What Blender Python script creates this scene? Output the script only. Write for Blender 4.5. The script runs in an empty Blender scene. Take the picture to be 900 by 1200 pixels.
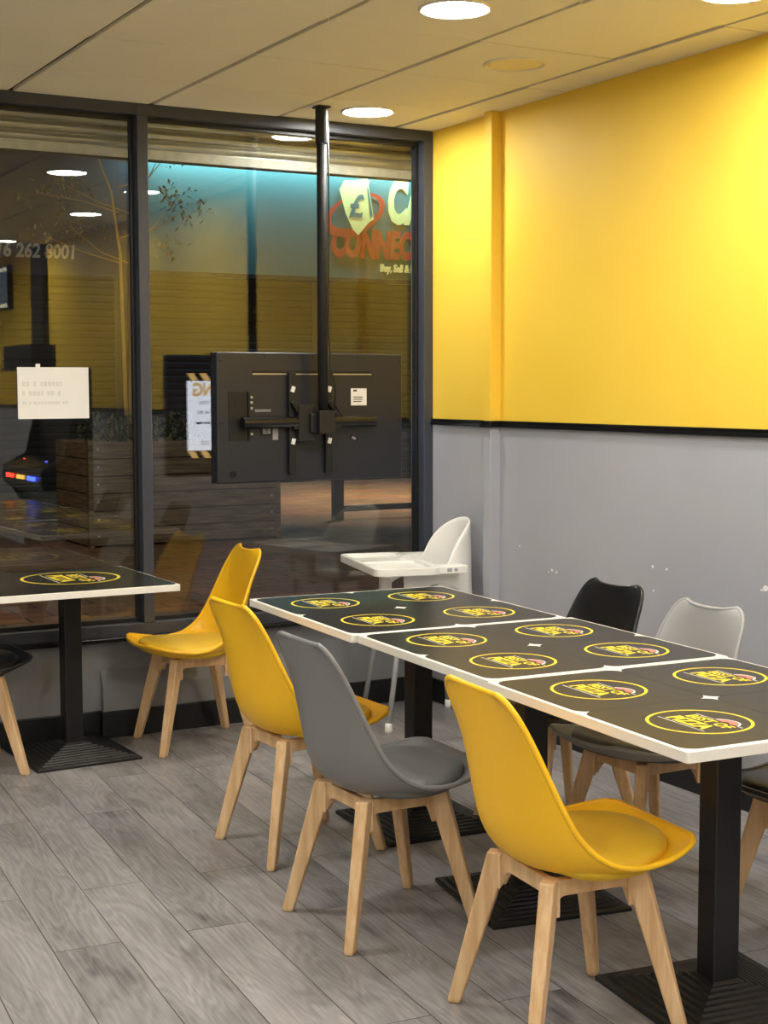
import bpy, math, random
from mathutils import Matrix, Vector
C = bpy.context.scene.collection
SC = bpy.context.scene
R = math.radians
random.seed(7)

# ------------------------------------------------------------------ camera
def setup_camera():
    pitch, yaw, roll = 0.08361, 0.51049, -0.00211
    cy, sy, cp, sp = math.cos(yaw), math.sin(yaw), math.cos(pitch), math.sin(pitch)
    fw = Vector((sy*cp, cy*cp, -sp)); r0 = Vector((cy, -sy, 0)); u0 = r0.cross(fw)
    r = math.cos(roll)*r0 + math.sin(roll)*u0
    u = -math.sin(roll)*r0 + math.cos(roll)*u0
    cam = bpy.data.cameras.new('camera'); o = bpy.data.objects.new('camera', cam); C.objects.link(o)
    m = Matrix((r, u, -fw)).transposed().to_4x4(); m.translation = (0, 0, 1.55)
    o.matrix_world = m
    cam.sensor_fit = 'VERTICAL'; cam.sensor_height = 36.0; cam.lens = 1735.3/1200*36.0
    cam.clip_start = 0.05; cam.clip_end = 200
    SC.camera = o
setup_camera()

# ------------------------------------------------------------------ world, exposure, lamp strengths
w = bpy.data.worlds.new('night'); SC.world = w; w.use_nodes = True
w.node_tree.nodes['Background'].inputs[0].default_value = (0.10, 0.13, 0.22, 1)
w.node_tree.nodes['Background'].inputs[1].default_value = 0.14
SC.view_settings.view_transform = 'Standard'; SC.view_settings.look = 'None'
SC.view_settings.gamma = 1.0; SC.view_settings.use_curve_mapping = False
SC.view_settings.exposure = 0.24
LENS = 125.0           # emission of each ceiling downlight
SIGN_W = 130.0         # trough light over the shop sign
STREET_W = 200.0       # street lamps
SCREEN = 5.0           # brightness of the lit television picture

def lamp(name, kind, loc, energy, color, target=None, **kw):
    l = bpy.data.lights.new(name, kind); l.energy = energy; l.color = color
    for k, v in kw.items(): setattr(l, k, v)
    o = bpy.data.objects.new(name, l); C.objects.link(o); o.location = loc
    if target is not None:
        o.rotation_euler = (Vector(target)-Vector(loc)).to_track_quat('-Z', 'Y').to_euler()
    return o
lamp('sign_trough_light', 'AREA', (11.5, 21.72, 5.30), SIGN_W, (0.42, 0.90, 1.0), (11.5, 22.0, 4.6), shape='RECTANGLE', size=7.0, size_y=0.08)
lamp('street_light', 'AREA', (10.5, 18.2, 6.5), STREET_W, (1.0, 0.70, 0.38), (10.5, 18.2, 0), shape='DISK', size=0.4, spread=1.3)
lamp('street_light', 'AREA', (3.0, 10.0, 5.5), STREET_W*0.55, (1.0, 0.82, 0.58), (3.5, 12.0, 0), shape='DISK', size=0.4)

# ------------------------------------------------------------------ materials
def srgb(r, g, b):
    f = lambda c: c/12.92 if c <= 0.04045 else ((c+0.055)/1.055)**2.4
    return (f(r/255), f(g/255), f(b/255), 1)
class NT:
    def __init__(s, name):
        s.m = bpy.data.materials.new(name); s.m.use_nodes = True; s.t = s.m.node_tree
        s.b = s.t.nodes['Principled BSDF']; s.out = s.t.nodes['Material Output']
    def n(s, typ, **kw):
        x = s.t.nodes.new(typ)
        for k, v in kw.items():
            if k.startswith('i_'):
                key = k[2:]; key = int(key) if key.isdigit() else key.replace('_', ' ')
                x.inputs[key].default_value = v
            else: setattr(x, k, v)
        return x
    def l(s, a, b): s.t.links.new(a, b)
    def math(s, op, a, b=None):
        x = s.n('ShaderNodeMath', operation=op)
        for i, v in enumerate((a, b)):
            if v is None: continue
            if isinstance(v, (int, float)): x.inputs[i].default_value = v
            else: s.l(v, x.inputs[i])
        return x.outputs[0]
def mat(name, col, rough=0.5, metal=0.0, var=0.0, scale=8.0, bump=0.0, bscale=200.0, spec=0.5, emit=None, coat=0.0):
    k = NT(name); b = k.b
    b.inputs['Roughness'].default_value = rough; b.inputs['Metallic'].default_value = metal
    b.inputs['Specular IOR Level'].default_value = spec
    b.inputs['Coat Weight'].default_value = coat
    tc = k.n('ShaderNodeTexCoord')
    ns = k.n('ShaderNodeTexNoise', i_Scale=scale, i_Detail=4.0); k.l(tc.outputs['Object'], ns.inputs['Vector'])
    mx = k.n('ShaderNodeMix', data_type='RGBA')
    v = max(var, 0.012)
    mx.inputs[6].default_value = tuple(c*(1-v) for c in col[:3])+(1,)
    mx.inputs[7].default_value = tuple(min(1, c*(1+v)) for c in col[:3])+(1,)
    k.l(ns.outputs['Fac'], mx.inputs[0]); k.l(mx.outputs[2], b.inputs['Base Color'])
    if bump:
        nb = k.n('ShaderNodeTexNoise', i_Scale=bscale, i_Detail=3.0); k.l(tc.outputs['Object'], nb.inputs['Vector'])
        bp = k.n('ShaderNodeBump', i_Strength=bump, i_Distance=0.002); k.l(nb.outputs['Fac'], bp.inputs['Height'])
        k.l(bp.outputs[0], b.inputs['Normal'])
    if emit:
        b.inputs['Emission Color'].default_value = emit[0]; b.inputs['Emission Strength'].default_value = emit[1]
    return k.m

def wood(name, c1, c2, rough=0.45, sc=(18, 18, 1.6)):
    k = NT(name); tc = k.n('ShaderNodeTexCoord'); mp = k.n('ShaderNodeMapping'); mp.inputs['Scale'].default_value = sc
    k.l(tc.outputs['Object'], mp.inputs['Vector'])
    ns = k.n('ShaderNodeTexNoise', i_Scale=2.5, i_Detail=6.0, i_Roughness=0.6); k.l(mp.outputs[0], ns.inputs['Vector'])
    cr = k.n('ShaderNodeValToRGB'); cr.color_ramp.elements[0].color = c1; cr.color_ramp.elements[1].color = c2
    cr.color_ramp.elements[0].position = 0.35; cr.color_ramp.elements[1].position = 0.66
    k.l(ns.outputs['Fac'], cr.inputs[0]); k.l(cr.outputs[0], k.b.inputs['Base Color'])
    k.b.inputs['Roughness'].default_value = rough
    return k.m

def laminate():
    k = NT('grey oak laminate'); tc = k.n('ShaderNodeTexCoord')
    mp = k.n('ShaderNodeMapping'); mp.inputs['Rotation'].default_value = (0, 0, R(-85.5)); mp.inputs['Location'].default_value = (-0.62, 1.022, 0)
    k.l(tc.outputs['Object'], mp.inputs['Vector'])
    br = k.n('ShaderNodeTexBrick', offset=0.37, offset_frequency=2, squash=1.0)
    br.inputs['Scale'].default_value = 1.0; br.inputs['Brick Width'].default_value = 1.28; br.inputs['Row Height'].default_value = 0.19
    br.inputs['Mortar Size'].default_value = 0.0016; br.inputs['Mortar Smooth'].default_value = 0.2; br.inputs['Bias'].default_value = 0.0
    br.inputs['Color1'].default_value = (0, 0, 0, 1); br.inputs['Color2'].default_value = (1, 1, 1, 1); br.inputs['Mortar'].default_value = (0.5, 0.5, 0.5, 1)
    k.l(mp.outputs[0], br.inputs['Vector'])
    # per-plank shift of the grain
    sh = k.n('ShaderNodeVectorMath', operation='SCALE'); sh.inputs['Scale'].default_value = 23.0; k.l(br.outputs['Color'], sh.inputs[0])
    ad = k.n('ShaderNodeVectorMath', operation='ADD'); k.l(mp.outputs[0], ad.inputs[0]); k.l(sh.outputs[0], ad.inputs[1])
    m2 = k.n('ShaderNodeMapping'); m2.inputs['Scale'].default_value = (1.2, 6.5, 1); k.l(ad.outputs[0], m2.inputs['Vector'])
    big = k.n('ShaderNodeTexNoise', i_Scale=1.0, i_Detail=2.5, i_Roughness=0.5); k.l(m2.outputs[0], big.inputs['Vector'])
    ring = k.math('SINE', k.math('MULTIPLY', big.outputs['Fac'], 105.0))
    m3 = k.n('ShaderNodeMapping'); m3.inputs['Scale'].default_value = (5, 120, 1); k.l(ad.outputs[0], m3.inputs['Vector'])
    fine = k.n('ShaderNodeTexNoise', i_Scale=1.0, i_Detail=5.0, i_Roughness=0.65); k.l(m3.outputs[0], fine.inputs['Vector'])
    m4 = k.n('ShaderNodeMapping'); m4.inputs['Scale'].default_value = (3.2, 7.5, 1); k.l(ad.outputs[0], m4.inputs['Vector'])
    kn = k.n('ShaderNodeTexNoise', i_Scale=1.0, i_Detail=3.0); k.l(m4.outputs[0], kn.inputs['Vector'])
    knot = k.n('ShaderNodeMapRange'); knot.inputs[1].default_value = 0.58; knot.inputs[2].default_value = 0.75; k.l(kn.outputs['Fac'], knot.inputs[0])
    v = k.math('ADD', k.math('MULTIPLY', ring, 0.045), k.math('MULTIPLY', fine.outputs['Fac'], 0.55))
    v = k.math('SUBTRACT', v, k.math('MULTIPLY', knot.outputs[0], 0.22))
    v = k.math('ADD', v, k.math('MULTIPLY', k.math('SUBTRACT', big.outputs['Fac'], 0.5), 0.5))
    sepc = k.n('ShaderNodeSeparateColor'); k.l(br.outputs['Color'], sepc.inputs[0])
    v = k.math('ADD', v, k.math('MULTIPLY', sepc.outputs[0], 0.10))
    v = k.math('ADD', v, 0.18)
    cr = k.n('ShaderNodeValToRGB'); cr.color_ramp.elements[0].color = srgb(80, 78, 79); cr.color_ramp.elements[1].color = srgb(178, 174, 174)
    cr.color_ramp.elements[0].position = 0.15; cr.color_ramp.elements[1].position = 0.85
    k.l(v, cr.inputs[0])
    mx = k.n('ShaderNodeMix', data_type='RGBA'); mx.inputs[7].default_value = srgb(48, 45, 43)
    k.l(br.outputs['Fac'], mx.inputs[0]); k.l(cr.outputs[0], mx.inputs[6]); k.l(mx.outputs[2], k.b.inputs['Base Color'])
    k.b.inputs['Roughness'].default_value = 0.42
    hgt = k.math('SUBTRACT', k.math('MULTIPLY', v, 0.4), br.outputs['Fac'])
    bp = k.n('ShaderNodeBump', i_Strength=0.35, i_Distance=0.0012); k.l(hgt, bp.inputs['Height']); k.l(bp.outputs[0], k.b.inputs['Normal'])
    return k.m

def glass():
    k = NT('window glass'); t = k.t
    g = k.n('ShaderNodeNewGeometry'); d = k.n('ShaderNodeVectorMath', operation='DOT_PRODUCT')
    k.l(g.outputs['Normal'], d.inputs[0]); k.l(g.outputs['Incoming'], d.inputs[1])
    c = k.math('ABSOLUTE', d.outputs['Value']); s = k.math('POWER', k.math('SUBTRACT', 1.0, c), 5.0)
    f = k.math('ADD', k.math('MULTIPLY', s, 0.94), 0.058)
    tr = k.n('ShaderNodeBsdfTransparent'); tr.inputs[0].default_value = (0.93, 0.95, 0.94, 1)
    gl = k.n('ShaderNodeBsdfGlossy'); gl.inputs['Roughness'].default_value = 0.0; gl.inputs[0].default_value = (1, 1, 1, 1)
    mx = k.n('ShaderNodeMixShader'); k.l(f, mx.inputs[0]); k.l(tr.outputs[0], mx.inputs[1]); k.l(gl.outputs[0], mx.inputs[2])
    k.l(mx.outputs[0], k.out.inputs['Surface']); t.nodes.remove(k.b)
    return k.m

def paving():
    k = NT('block paving'); tc = k.n('ShaderNodeTexCoord')
    br = k.n('ShaderNodeTexBrick', offset=0.5); br.inputs['Scale'].default_value = 1.0
    br.inputs['Brick Width'].default_value = 0.42; br.inputs['Row Height'].default_value = 0.21; br.inputs['Mortar Size'].default_value = 0.012
    br.inputs['Color1'].default_value = srgb(150, 112, 80); br.inputs['Color2'].default_value = srgb(112, 82, 60); br.inputs['Mortar'].default_value = srgb(58, 46, 36)
    k.l(tc.outputs['Object'], br.inputs['Vector'])
    ns = k.n('ShaderNodeTexNoise', i_Scale=1.3, i_Detail=5.0); k.l(tc.outputs['Object'], ns.inputs['Vector'])
    mx = k.n('ShaderNodeMix', data_type='RGBA', blend_type='MULTIPLY'); mx.inputs[0].default_value = 0.7
    k.l(br.outputs['Color'], mx.inputs[6]); k.l(ns.outputs['Color'], mx.inputs[7])
    k.l(mx.outputs[2], k.b.inputs['Base Color']); k.b.inputs['Roughness'].default_value = 0.7
    return k.m

def plaster(name, col, rough, dark):
    """painted wall: faint roller mottling and old scuffs"""
    k = NT(name); tc = k.n('ShaderNodeTexCoord')
    a = k.n('ShaderNodeTexNoise', i_Scale=1.6, i_Detail=5.0); k.l(tc.outputs['Object'], a.inputs['Vector'])
    mx = k.n('ShaderNodeMix', data_type='RGBA'); mx.inputs[6].default_value = dark; mx.inputs[7].default_value = col
    mr = k.n('ShaderNodeMapRange'); mr.inputs[1].default_value = 0.3; mr.inputs[2].default_value = 0.6; k.l(a.outputs['Fac'], mr.inputs[0])
    k.l(mr.outputs[0], mx.inputs[0]); k.l(mx.outputs[2], k.b.inputs['Base Color'])
    k.b.inputs['Roughness'].default_value = rough; k.b.inputs['Specular IOR Level'].default_value = 0.35
    nb = k.n('ShaderNodeTexNoise', i_Scale=160.0, i_Detail=3.0); k.l(tc.outputs['Object'], nb.inputs['Vector'])
    bp = k.n('ShaderNodeBump', i_Strength=0.12, i_Distance=0.002); k.l(nb.outputs['Fac'], bp.inputs['Height']); k.l(bp.outputs[0], k.b.inputs['Normal'])
    return k.m

M = {}
M['yellow_wall'] = plaster('yellow wall paint', srgb(252, 212, 76), 0.55, srgb(249, 207, 68))
M['grey_wall'] = plaster('grey wall paint', srgb(178, 179, 186), 0.5, srgb(171, 172, 180))
M['cream_wall'] = plaster('cream wall paint', srgb(240, 236, 226), 0.6, srgb(234, 230, 220))
M['dark_grey_wall'] = plaster('grey under-window paint', srgb(150, 150, 152), 0.5, srgb(138, 138, 140))
M['black_gloss'] = mat('black gloss paint', srgb(20, 20, 21), 0.25)
M['black_satin'] = mat('black satin paint', srgb(26, 26, 28), 0.4)
M['pole_black'] = mat('black powder coat', srgb(20, 20, 21), 0.6)
M['black_iron'] = mat('black cast iron', srgb(24, 24, 25), 0.42, bump=0.1)
M['frame'] = mat('anthracite window frame', srgb(60, 64, 74), 0.42)
M['tile'] = mat('ceiling tile', srgb(242, 234, 208), 0.9, var=0.03, scale=3, bump=0.35, bscale=260)  # white tile; the cream tint stands in for yellow bounce light
M['tile_gap'] = mat('dark ceiling gap', srgb(70, 60, 44), 0.9)  # dark colour paints the shade between tiles; reused for soil
M['floor'] = laminate()
M['glass'] = glass()
M['paving'] = paving()
M['white_lam'] = mat('white laminate edge', srgb(240, 236, 226), 0.35)
M['mat_black'] = mat('black placemat print', srgb(38, 38, 37), 0.26, var=0.05)
M['print_yellow'] = mat('yellow print', srgb(250, 224, 50), 0.4)
M['print_white'] = mat('white print', srgb(240, 240, 235), 0.4)
M['print_red'] = mat('red print', srgb(214, 120, 110), 0.4)
M['beech'] = wood('beech wood', srgb(208, 168, 120), srgb(232, 198, 154))
M['y_shell'] = mat('yellow plastic', srgb(255, 198, 30), 0.34)
M['y_pad'] = mat('mustard leatherette', srgb(232, 190, 44), 0.5, bump=0.12, bscale=500)
M['g_shell'] = mat('grey plastic', srgb(128, 128, 128), 0.35)
M['g_pad'] = mat('grey leatherette', srgb(112, 112, 112), 0.36, bump=0.12, bscale=500)
M['lg_shell'] = mat('pale grey plastic', srgb(160, 160, 160), 0.35)
M['b_shell'] = mat('black plastic', srgb(24, 24, 25), 0.3)
M['b_pad'] = mat('black leatherette', srgb(22, 22, 23), 0.36, bump=0.12, bscale=500)
M['hc_white'] = mat('white plastic', srgb(244, 243, 238), 0.3)
M['hc_leg'] = mat('silver painted steel', srgb(176, 178, 182), 0.35, metal=0.3)
M['lens'] = mat('lit diffuser', (1, 1, 1, 1), 0.5, emit=((1.0, 0.975, 0.915, 1), LENS))
M['lens_off'] = mat('cream unlit diffuser', srgb(240, 222, 168), 0.5)
M['trim_white'] = mat('white metal ring', srgb(235, 228, 205), 0.4)
M['tv_black'] = mat('black television plastic', srgb(40, 42, 49), 0.34, bump=0.04)
M['tv_dark'] = mat('black recess', srgb(14, 14, 15), 0.5)
M['steel'] = mat('bright steel', srgb(200, 200, 200), 0.3, metal=0.8)
M['paper'] = mat('white paper', srgb(246, 244, 240), 0.7)
M['paper_ink'] = mat('ink showing through', srgb(230, 226, 222), 0.7)
M['label_ink'] = mat('dark label ink', srgb(60, 60, 60), 0.6)
M['scr_dark'] = mat('screen background', (0.004, 0.005, 0.01, 1), 0.15, emit=((0.02, 0.028, 0.06, 1), 0.25))
M['scr_white'] = mat('screen white', (0.02, 0.02, 0.02, 1), 0.3, emit=((0.88, 0.90, 1.0, 1), SCREEN))
M['scr_yellow'] = mat('screen yellow', (0.02, 0.02, 0.02, 1), 0.3, emit=((1.0, 0.62, 0.20, 1), SCREEN*0.62))
M['scr_ink'] = mat('screen ink', (0.01, 0.01, 0.01, 1), 0.3, emit=((0.03, 0.03, 0.04, 1), 1))
M['menu_dark'] = mat('menu screen slate', (0.01, 0.015, 0.02, 1), 0.3, emit=((0.12, 0.17, 0.22, 1), 1.6))
M['menu_cream'] = mat('menu screen cream', (0.02, 0.02, 0.02, 1), 0.3, emit=((1.0, 0.9, 0.6, 1), 5))
M['led_red'] = mat('red button light', (0.1, 0, 0, 1), 0.3, emit=((1.0, 0.04, 0.02, 1), 22))
M['led_blue'] = mat('blue button light', (0, 0, 0.1, 1), 0.3, emit=((0.05, 0.09, 1.0, 1), 26))
M['led_amber'] = mat('amber button light', (0.1, 0.05, 0, 1), 0.3, emit=((1.0, 0.6, 0.1, 1), 8))
M['shutter'] = mat('galvanised shutter', srgb(205, 200, 186), 0.36, metal=0.7, var=0.15, scale=20)
M['shutter_bar'] = mat('worn shutter bar', srgb(215, 210, 198), 0.5, metal=0.2, var=0.3, scale=25)
M['planter_wood'] = wood('weathered planter boards', srgb(92, 80, 62), srgb(140, 124, 98), 0.75, (1.2, 14, 14))
M['planter_lit_end'] = wood('weathered planter boards lit end', srgb(120, 96, 64), srgb(168, 138, 96), 0.75, (14, 1.2, 14))  # same boards, coloured lighter and warmer for light on this end
M['leaf'] = mat('dark leaves', srgb(82, 92, 56), 0.5, var=0.4, scale=30)
M['leaf_tree'] = mat('tree leaves', srgb(120, 116, 84), 0.4, var=0.4, scale=30)
M['bark'] = mat('pale bark', srgb(176, 150, 104), 0.8, var=0.2)
M['facade'] = mat('dark render', srgb(84, 86, 98), 0.8, var=0.1, scale=2)
M['sign_teal'] = mat('teal sign face', srgb(92, 122, 122), 0.6)
M['sign_cream'] = mat('cream lettering', srgb(255, 236, 150), 0.5, emit=((1.0, 0.76, 0.34, 1), 0.20))  # glow added to the colour; the trough lamp lights this sign
M['sign_red'] = mat('red lettering', srgb(232, 62, 40), 0.5, emit=((1.0, 0.12, 0.04, 1), 0.03))  # slight glow painted in; these letters are unlit
M['sign_grey'] = mat('faded grey lettering', srgb(190, 180, 160), 0.6, emit=((0.9, 0.85, 0.7, 1), 0.05))  # faint glow added to the lettering's colour
M['far_shutter'] = mat('closed shop shutter', srgb(54, 52, 48), 0.6)
M['kerb'] = mat('stone kerb', srgb(120, 112, 100), 0.8, var=0.2)

# ------------------------------------------------------------------ mesh helper
class MB:
    def __init__(s): s.v = []; s.f = []; s.mi = []; s.M = Matrix.Identity(4); s.m = 0
    def add(s, vs, fs, m=None):
        o = len(s.v); s.v += [tuple(s.M @ Vector(p)) for p in vs]
        for f in fs: s.f.append(tuple(i+o for i in f)); s.mi.append(s.m if m is None else m)
        return s
    def box(s, c, d, m=None, rz=0.0, rot=None):
        X = Matrix.Rotation(rz, 3, 'Z') if rot is None else rot
        vs = [Vector(c)+X @ Vector((d[0]/2*i, d[1]/2*j, d[2]/2*k)) for k in (-1, 1) for i, j in ((-1, -1), (1, -1), (1, 1), (-1, 1))]
        return s.add(vs, [(3, 2, 1, 0), (4, 5, 6, 7), (0, 1, 5, 4), (1, 2, 6, 5), (2, 3, 7, 6), (3, 0, 4, 7)], m)
    def bx(s, lo, hi, m=None):
        return s.box([(a+b)/2 for a, b in zip(lo, hi)], [b-a for a, b in zip(lo, hi)], m)
    def loft(s, rings, m=None, cap=True):
        n = len(rings[0]); vs = [p for r in rings for p in r]; fs = []
        for a in range(len(rings)-1):
            for i in range(n):
                j = (i+1) % n; fs.append((a*n+i, a*n+j, (a+1)*n+j, (a+1)*n+i))
        if cap: fs.append(tuple(range(n-1, -1, -1))); fs.append(tuple((len(rings)-1)*n+i for i in range(n)))
        return s.add(vs, fs, m)
    def tube(s, pts, r, n=10, m=None):
        pts = [Vector(p) for p in pts]; rings = []
        for i, p in enumerate(pts):
            t = (pts[min(i+1, len(pts)-1)]-pts[max(i-1, 0)]).normalized()
            a = t.cross(Vector((0, 0, 1)) if abs(t.z) < 0.95 else Vector((1, 0, 0))).normalized(); b = t.cross(a)
            rr = r[i] if isinstance(r, (list, tuple)) else r
            rings.append([p+rr*(math.cos(2*math.pi*k/n)*a+math.sin(2*math.pi*k/n)*b) for k in range(n)])
        return s.loft(rings, m)
    def lathe(s, prof, c=(0, 0, 0), n=32, m=None):
        rings = [[(c[0]+r*math.cos(2*math.pi*k/n), c[1]+r*math.sin(2*math.pi*k/n), c[2]+z) for k in range(n)] for r, z in prof]
        return s.loft(rings, m)
    def flat(s, pts, z=0.0, m=None):          # polygon in the xy plane
        return s.add([(p[0], p[1], z) for p in pts], [tuple(range(len(pts)))], m)
    def prism(s, pts, z0, z1, m=None):
        return s.loft([[(x, y, z0) for x, y in pts], [(x, y, z1) for x, y in pts]], m)
    def grid(s, rows, m=None, closed=False):
        n = len(rows[0]); vs = [p for r in rows for p in r]; fs = []
        for a in range(len(rows)-1):
            for i in range(n if closed else n-1):
                j = (i+1) % n; fs.append((a*n+i, a*n+j, (a+1)*n+j, (a+1)*n+i))
        return s.add(vs, fs, m)
    def build(s, name, mats, parent=None, smooth=False, bevel=0.0, seg=2):
        me = bpy.data.meshes.new(name); me.from_pydata(s.v, [], s.f)
        for m in (mats if isinstance(mats, list) else [mats]): me.materials.append(M[m])
        for p, i in zip(me.polygons, s.mi): p.material_index = i
        if smooth: me.polygons.foreach_set('use_smooth', [True]*len(me.polygons))
        me.update()
        o = bpy.data.objects.new(name, me); C.objects.link(o)
        if parent: o.parent = parent
        if bevel:
            b = o.modifiers.new('bevel', 'BEVEL'); b.width = bevel; b.segments = seg; b.limit_method = 'ANGLE'; b.angle_limit = R(40)
        return o

def recalc(o):
    import bmesh
    bm = bmesh.new(); bm.from_mesh(o.data); bmesh.ops.recalc_face_normals(bm, faces=bm.faces); bm.to_mesh(o.data); bm.free(); return o

def tag(o, label, cat, group=None, kind=None):
    if label: o['label'] = label
    if cat: o['category'] = cat
    if group: o['group'] = group
    if kind: o['kind'] = kind
    return o
def thing(name, label, cat, loc=(0, 0, 0), rz=0.0, group=None):
    o = bpy.data.objects.new(name, None); C.objects.link(o); o.location = loc; o.rotation_euler = (0, 0, rz)
    o.empty_display_size = 0.1
    return tag(o, label, cat, group)
def struct(o, label=None, cat=None):
    o['kind'] = 'structure'
    return tag(o, label, cat)
def copy_thing(root, loc, rz, label, group=None):
    r = root.copy(); C.objects.link(r); r.location = loc; r.rotation_euler = (0, 0, rz); r['label'] = label
    if group: r['group'] = group
    for ch in list(root.children):
        c = ch.copy(); C.objects.link(c); c.parent = r
        for g in list(ch.children):
            d = g.copy(); C.objects.link(d); d.parent = c
    return r

_tc = {}
def text(s, bold=0.0):
    """2-D mesh of a line of lettering: (verts, faces, width), cap height about 0.7"""
    key = (s, bold)
    if key in _tc: return _tc[key]
    cu = bpy.data.curves.new('t', 'FONT'); cu.body = s; cu.fill_mode = 'FRONT'; cu.offset = bold; cu.resolution_u = 3
    o = bpy.data.objects.new('t', cu); C.objects.link(o)
    bpy.context.view_layer.update()
    dg = bpy.context.evaluated_depsgraph_get(); me = bpy.data.meshes.new_from_object(o.evaluated_get(dg))
    vs = [(v.co.x, v.co.y) for v in me.vertices]; fs = [tuple(p.vertices) for p in me.polygons]
    bpy.data.objects.remove(o); bpy.data.curves.remove(cu); bpy.data.meshes.remove(me)
    x0 = min(v[0] for v in vs); x1 = max(v[0] for v in vs)
    _tc[key] = ([(x-x0, y) for x, y in vs], fs, x1-x0); return _tc[key]
def put_text(mb, s, f, width=None, height=1.0, bold=0.02, m=None):
    """place lettering with f(x, y) -> 3-D point; x runs 0..width, height scales the letters"""
    vs, fs, w0 = text(s, bold); sx = (width/w0) if width else height/0.7
    mb.add([f(x*sx, y*height/0.7) for x, y in vs], fs, m)

# ================================================================== SETTING
XW, YG, YF, ZC = 3.77, 6.31, 6.237, 2.786       # right wall, glass, window-frame face, ceiling
XL, YB = -3.2, -3.4
ZR = 1.37                                        # dado
mb = MB(); mb.bx((XL-.2, YB-.2, -.12), (XW+.2, 6.45, 0)); struct(mb.build('floor', 'floor'), 'grey oak laminate plank floor', 'floor')
# ceiling of lay-in tiles; dark backing stands in for shade in the gaps
mb = MB()
xs = []; x = 3.565
while x > XL: xs.append(x); x -= 0.615
xs = [XW]+xs+[XL]; ys = []; y = 5.752
while y > YB: ys.append(y); y -= 0.592
ys = [6.30]+ys+[YB]
for i in range(len(xs)-1):
    for j in range(len(ys)-1):
        x1, x0, y1, y0 = xs[i]-(0.012 if i else 0), xs[i+1]+0.012, ys[j]-0.004, ys[j+1]+0.004
        dz = random.uniform(-0.0018, 0.0018)
        if x1-x0 > 0.02 and y1-y0 > 0.02: mb.bx((x0, y0, ZC+dz), (x1, y1, ZC+0.016))
mb.bx((XL-.2, YB-.2, ZC+0.018), (XW+.2, 6.45, ZC+.12), 1)
struct(mb.build('ceiling', ['tile', 'tile_gap'], bevel=0.0015, seg=1), 'suspended ceiling of square white tiles, tinted cream as painted bounce light', 'ceiling')
# right wall: yellow above, grey below, with a boxed pipe
mb = MB()
mb.bx((XW, YB-.2, ZR+.015), (XW+.2, 6.45, ZC+.02), 0); mb.bx((XW, YB-.2, -.02), (XW+.2, 6.45, ZR+.015), 1)
random.seed(3)
for (yy, zz, s) in ((5.483, .839, .010), (5.234, .758, .013), (5.20, .752, .012), (5.26, .748, .007), (4.557, .843, .012), (4.475, .842, .012), (4.55, .749, .009), (3.927, .829, .022), (3.90, .838, .012), (3.95, .822, .010)):
    n = 7; pts = []
    for k in range(n):
        a = 2*math.pi*k/n; q = s*random.uniform(.4, 1.1); pts.append((XW-.0006, yy-q*.8*math.cos(a), zz+q*.6*math.sin(a)))
    mb.add(pts, [tuple(range(n))], 2)
struct(mb.build('wall_right', ['yellow_wall', 'grey_wall', 'paper']), 'wall painted yellow above and grey below a black dado', 'wall')
mb = MB(); mb.bx((3.717, 5.645, ZR+.015), (XW+.01, 5.705, ZC+.01), 0); mb.bx((3.717, 5.645, 0), (XW+.01, 5.705, ZR+.015), 1)
struct(mb.build('trim_1', ['yellow_wall', 'grey_wall'], bevel=.004), 'narrow boxed pipe casing up the right wall', 'trim')
mb = MB()
def rail(a, b):
    for (z0, z1, d) in ((ZR, ZR+.016, .016), (ZR+.016, ZR+.023, .010), (ZR+.023, ZR+.030, .013)):
        lo = (min(a[0], b[0])-d if a[0] == b[0] else min(a[0], b[0])-.012, min(a[1], b[1]) if a[0] == b[0] else a[1]-d, z0)
        hi = (max(a[0], b[0]), max(a[1], b[1]) if a[0] == b[0] else a[1], z1); mb.bx(lo, hi)
rail((XW, YB), (XW, 5.645)); rail((3.717, 5.633), (3.717, 5.717)); rail((XW, 5.705), (XW, 6.24)); rail((3.717, 5.645), (XW, 5.645))
struct(mb.build('trim_2', 'black_gloss', bevel=.002), 'black dado rail along the right wall', 'trim')
mb = MB(); mb.bx((XW-.018, YB, 0), (XW, 5.645, .115)); mb.bx((3.700, 5.627, 0), (XW, 5.722, .115)); mb.bx((XW-.018, 5.722, 0), (XW, 6.29, .115))
struct(mb.build('baseboard_right', 'black_satin', bevel=.004), 'black skirting along the right wall', 'skirting')
# other walls, unseen; cream colour chosen to bounce light into the room
for nm, lo, hi in (('wall_left', (XL-.2, YB-.2, 0), (XL, 6.45, ZC)), ('wall_back', (XL-.2, YB-.2, 0), (XW+.2, YB, ZC))):
    mb = MB(); mb.bx((lo[0], lo[1], ZR), hi, 0); mb.bx(lo, (hi[0], hi[1], ZR), 1)
    struct(mb.build(nm, ['cream_wall', 'cream_wall']))
# wall below the window, with a boxed-in pipe run and black skirting
mb = MB(); mb.bx((XL-.2, 6.30, 0), (XW+.2, 6.43, .44))
struct(mb.build('wall_front', 'dark_grey_wall'), 'low grey wall under the shop window', 'wall')
mb = MB(); bxp = [(6.31, .112), (6.262, .112), (6.262, .222), (6.30, .298), (6.31, .298)]
mb.loft([[(2.078, a, b) for a, b in bxp], [(3.02, a, b) for a, b in bxp]])
struct(recalc(mb.build('trim_3', 'dark_grey_wall', bevel=.003)), 'grey boxed pipe run under the window', 'trim')
mb = MB(); mb.bx((XL, 6.285, 0), (2.078, 6.31, .118)); mb.bx((2.066, 6.245, 0), (3.03, 6.31, .118)); mb.bx((3.03, 6.285, 0), (XW-.018, 6.31, .118))
struct(mb.build('baseboard_front', 'black_satin', bevel=.004), 'black skirting under the window', 'skirting')
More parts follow.
